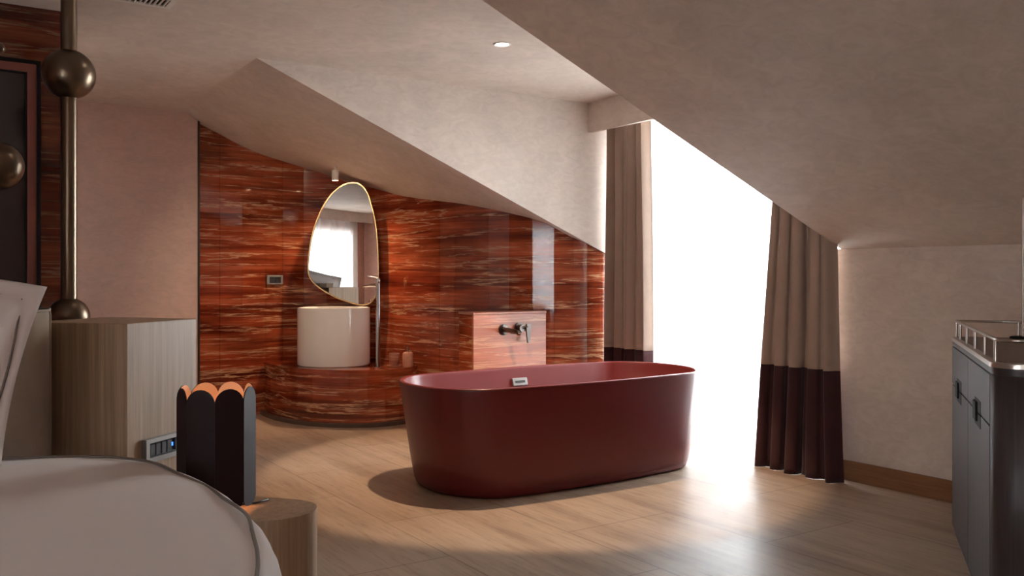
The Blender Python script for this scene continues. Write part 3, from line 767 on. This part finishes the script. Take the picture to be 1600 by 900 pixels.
# pillow leaning on the headboard
pl = empty('pillow', (-.10, 2.985, .632), 0, 'white pillow with piped flange leaning against the headboard at the left edge', 'pillow')
def pillow_bm(w, h, th, fl):
    bm = bmesh.new(); nu, nv = 44, 36; F = []; 
    for side in (1, -1):
        G = []
        for j in range(nv+1):
            row = []
            for i in range(nu+1):
                u = -1+2*i/nu; v_ = -1+2*j/nv
                iw = 1-fl/(w/2); ih = 1-fl/(h/2)
                uu = min(1, abs(u)/iw); vv = min(1, abs(v_)/ih)
                t = th*(max(0, 1-uu**3.2)**.55)*(max(0, 1-vv**3.2)**.55)
                pinch = 1-.05*(1-v_*v_)*abs(u)**2; pv = 1-.05*(1-u*u)*abs(v_)**2
                wr = .006*noise.noise(Vector((u*3, v_*3, side*2.)))*(1 if t > .002 else 1.2)
                row.append(bm.verts.new((u*w/2*pinch, side*(t/2+.0015)+wr+.012*noise.noise(Vector((u*2.2, v_*2.2, 5))), v_*h/2*pv)))
            G.append(row)
        F.append(G)
        for j in range(nv):
            for i in range(nu): bm.faces.new((G[j][i], G[j][i+1], G[j+1][i+1], G[j+1][i]))
    A, B = F
    for i in range(nu): bm.faces.new((A[0][i], A[0][i+1], B[0][i+1], B[0][i])); bm.faces.new((A[nv][i], A[nv][i+1], B[nv][i+1], B[nv][i]))
    for j in range(nv): bm.faces.new((A[j][0], A[j+1][0], B[j+1][0], B[j][0])); bm.faces.new((A[j][nu], A[j+1][nu], B[j+1][nu], B[j][nu]))
    return bm
pb = link('pillow_body', pillow_bm(.75, .52, .15, .045), 'linen', pl, True)
pb.location = (0, -.03, .329); pb.rotation_euler = (math.radians(-10), math.radians(13), math.radians(-6))
w_, h_ = .375-.045, .26-.045
pts = []
for q in range(121):
    a = 2*PI*q/120; c_, s_ = math.cos(a), math.sin(a); m_ = max(abs(c_), abs(s_))**.9
    pts.append((w_*c_/m_, -.006, h_*s_/m_))
pq = link('pillow_piping', tube(pts, .0035, 8, cap=False), 'piping', pl, True); pq.location = pb.location; pq.rotation_euler = pb.rotation_euler

# ------------------------------------------------------------------ bar cabinet (right foreground)
va = Vector((.816, .577)); ang = math.atan2(.577, .816)
# local: x along the door front from the near corner to the far corner, y to the right-rear (negative)
cab = empty('bar_cabinet', (2.806, 1.494, 0), ang, 'dark stained wooden bar cabinet with galley rail on top, at the right edge', 'cabinet')
CL, CD, CZ = 1.313, .52, .884
def cab_out(e=0., r=.075, n=8):
    pts = []
    for cx, cy, a0 in ((CL-.012, -.012, 0), (r, -r, PI/2), (r, -CD+r, PI), (CL-.012, -CD+.012, 3*PI/2)):
        rr = (.012 if cx > 1 else r)+e
        for q in range(n+1): a = a0+PI/2*q/n; pts.append((cx+rr*math.cos(a), cy+rr*math.sin(a)))
    return pts
link('cabinet_plinth', prism(cab_out(-.012), 0, .045), 'dark_wood', cab, True, 30)
link('carcass', prism(cab_out(-.012), .045, .846), 'dark_metal', cab, True, 30)
link('apron', prism(cab_out(0), .846, .868), 'dark_wood', cab, True, 30)
link('top', prism(cab_out(.004), .868, .884, .003), 'silver', cab, True, 30)
link('top_inlay', prism(cab_out(-.02), .884, .886), 'leather', cab, True, 30)
# front doors and drawers
DX = [.085, .085+.61, .085+1.22]
for k in range(2):
    x0, x1 = DX[k]+.003, DX[k+1]-.003
    d = link('door', bbox(x0, x1, -.013, .001, .048, .672, .0015, 1), 'dark_wood', cab)
    w = link('drawer', bbox(x0, x1, -.013, .001, .678, .842, .0015, 1), 'dark_wood', cab)
    xm = (x0+x1)/2
    for par, z0, z1, dep in ((d, .628, .6722, .0025), (w, .678, .722, .0025)):
        hbm = bmesh.new(); box(hbm, xm-.078, xm+.078, -.004, dep, z0, z1)
        link('handle', hbm, 'dark_metal', par)
    hbm = bbox(xm+.0, xm+.078, .0025, .010, .645, .712, .002, 1); link('handle_pull', hbm, 'dark_metal', d)
# wrap-around corner cladding and near side
near = [p for p in cab_out(0) if p[0] < .0849]
nr = bmesh.new(); pn = [(.083, 0.)]+near+[(.083, -CD)]
A = [nr.verts.new((x, y, .048)) for x, y in pn]; B = [nr.verts.new((x, y, .844)) for x, y in pn]
inn = [((x-.5*0)+(.006 if x < .08 else 0), y) for x, y in pn]
for i in range(len(pn)-1): nr.faces.new((A[i], A[i+1], B[i+1], B[i]))
o = link('corner_cladding', nr, 'dark_wood', cab, True, 40); sdm = o.modifiers.new('t', 'SOLIDIFY'); sdm.thickness = .010; sdm.offset = -1
# galley rail
rz = .955
rp = [(x, y, rz) for x, y in cab_out(-.014)]
link('gallery_rail', tube(rp+[rp[0], rp[1]], .006, 10, cap=False), 'silver', cab, True)
rl = [(x, y, .902) for x, y in cab_out(-.014)]
posts = [(.075, -.014), (.33, -.014), (.60, -.014), (.87, -.014), (1.12, -.014), (1.285, -.014), (CL-.014, -.26), (CL-.03, -CD+.02), (.9, -CD+.014), (.5, -CD+.014), (.1, -CD+.016), (.014, -.18), (.014, -.36)]
for x, y in posts:
    link('rail_post', lathe([(.0055, .884), (.0055, rz)], 12, x, y), 'silver', cab, True, 40)
lst = empty('metal_rod', (3.973, 1.990, .8865), 0, 'slim pale metal rod standing on the far end of the bar cabinet', 'rod')
link('rod', lathe([(.0045, .004), (.0045, .655), (0, .657)], 14), 'silver', lst, True, 40)
link('rod_foot', lathe([(.05, 0), (.052, .002), (.052, .007), (.045, .010), (0, .010)], 36), 'dark_metal', lst, True, 40)

# ------------------------------------------------------------------ light
def spot(name, loc, target, power, size, blend, col, r=.02):
    l = bpy.data.lights.new(name, 'SPOT'); l.energy = power; l.spot_size = math.radians(size); l.spot_blend = blend; l.color = col; l.shadow_soft_size = r
    o = bpy.data.objects.new(name, l); C.objects.link(o); o.location = loc
    d = Vector(target)-Vector(loc); o.rotation_euler = d.to_track_quat('-Z', 'Y').to_euler(); return o
def point(name, loc, power, col, r=.02):
    l = bpy.data.lights.new(name, 'POINT'); l.energy = power; l.color = col; l.shadow_soft_size = r
    o = bpy.data.objects.new(name, l); C.objects.link(o); o.location = loc; return o
WARM = (1., .66, .40)
spot('downlight_beam', (2.73, 4.192, ZC-.012), (3.0, 4.34, 0), 210, 70, .16, (1., .70, .46), .018)
spot('spotlight_beam', (2.862, 6.90, 1.93), (2.87, 6.93, 0), 75, 130, 1.0, WARM, .02)
point('lamp_bulb_light', (LX, LY, .4505+.13), 3.2, (1., .55, .28), .026)
# added downlights, unseen above the frame; the first lights basin and marble wall
def copy_tree(o, parent=None):
    c = o.copy(); C.objects.link(c); c.parent = parent
    for ch in list(o.children): copy_tree(ch, c)
    return c
for (x, y, tgt, p, lab) in ((1.15, 3.90, (2.75, 7.2, .75), 120, 'added unseen downlight above the bed, aimed at the basin'), (-.3, .6, (-.3, .9, 0), 40, 'added unseen downlight over the foot of the bed')):
    d_ = copy_tree(dl); d_.location = (x, y, ZC); d_['label'] = lab
    spot('added_downlight_beam', (x, y, ZC-.012), tgt, p, 46, .6, (1., .76, .54), .02)

w = bpy.data.worlds.new('World'); bpy.context.scene.world = w; w.use_nodes = True
nt = w.node_tree; nt.nodes.clear(); ow = nt.nodes.new('ShaderNodeOutputWorld'); bg = nt.nodes.new('ShaderNodeBackground'); L(nt, bg.outputs[0], ow.inputs[0])
tc = nt.nodes.new('ShaderNodeTexCoord'); sx = nt.nodes.new('ShaderNodeSeparateXYZ'); L(nt, tc.outputs['Generated'], sx.inputs[0])
rp_ = ramp(nt, [(.40, (.50, .50, .50)), (.52, (.95, .97, 1.)), (1., (.80, .90, 1.))]); mr = nt.nodes.new('ShaderNodeMapRange'); mr.inputs[1].default_value = -1; L(nt, sx.outputs['Z'], mr.inputs[0]); L(nt, mr.outputs[0], rp_.inputs[0])
L(nt, rp_.outputs[0], bg.inputs[0]); bg.inputs[1].default_value = 48.0

def portal(loc, rot, sx_, sy_):
    l = bpy.data.lights.new('window_portal', 'AREA'); l.shape = 'RECTANGLE'; l.size = sx_; l.size_y = sy_; l.cycles.is_portal = True
    o = bpy.data.objects.new('window_portal', l); C.objects.link(o); o.location = loc; o.rotation_euler = rot
portal((WX+.12, (CHR+CHL)/2, 1.17), (0, math.radians(90), 0), 2.3, 2.05)
portal((-3.12, -1.35, 1.08), (0, math.radians(-90), 0), 1.95, 2.0)

# ------------------------------------------------------------------ camera
cd = bpy.data.cameras.new('camera'); co = bpy.data.objects.new('camera', cd); C.objects.link(co)
co.location = (0, 0, 1.16); co.rotation_euler = (PI/2, 0, -math.atan2(.5547, .832))
cd.sensor_width = 36; cd.lens = 1400/1600*36; cd.shift_y = -20/1600; cd.clip_start = .05
bpy.context.scene.camera = co
sc = bpy.context.scene
sc.view_settings.view_transform = 'Standard'; sc.view_settings.look = 'None'; sc.view_settings.exposure = 0; sc.view_settings.gamma = 1
sc.view_settings.use_curve_mapping = False
sc.cycles.max_bounces = 10; sc.cycles.diffuse_bounces = 6; sc.cycles.transparent_max_bounces = 12; sc.cycles.sample_clamp_indirect = 8
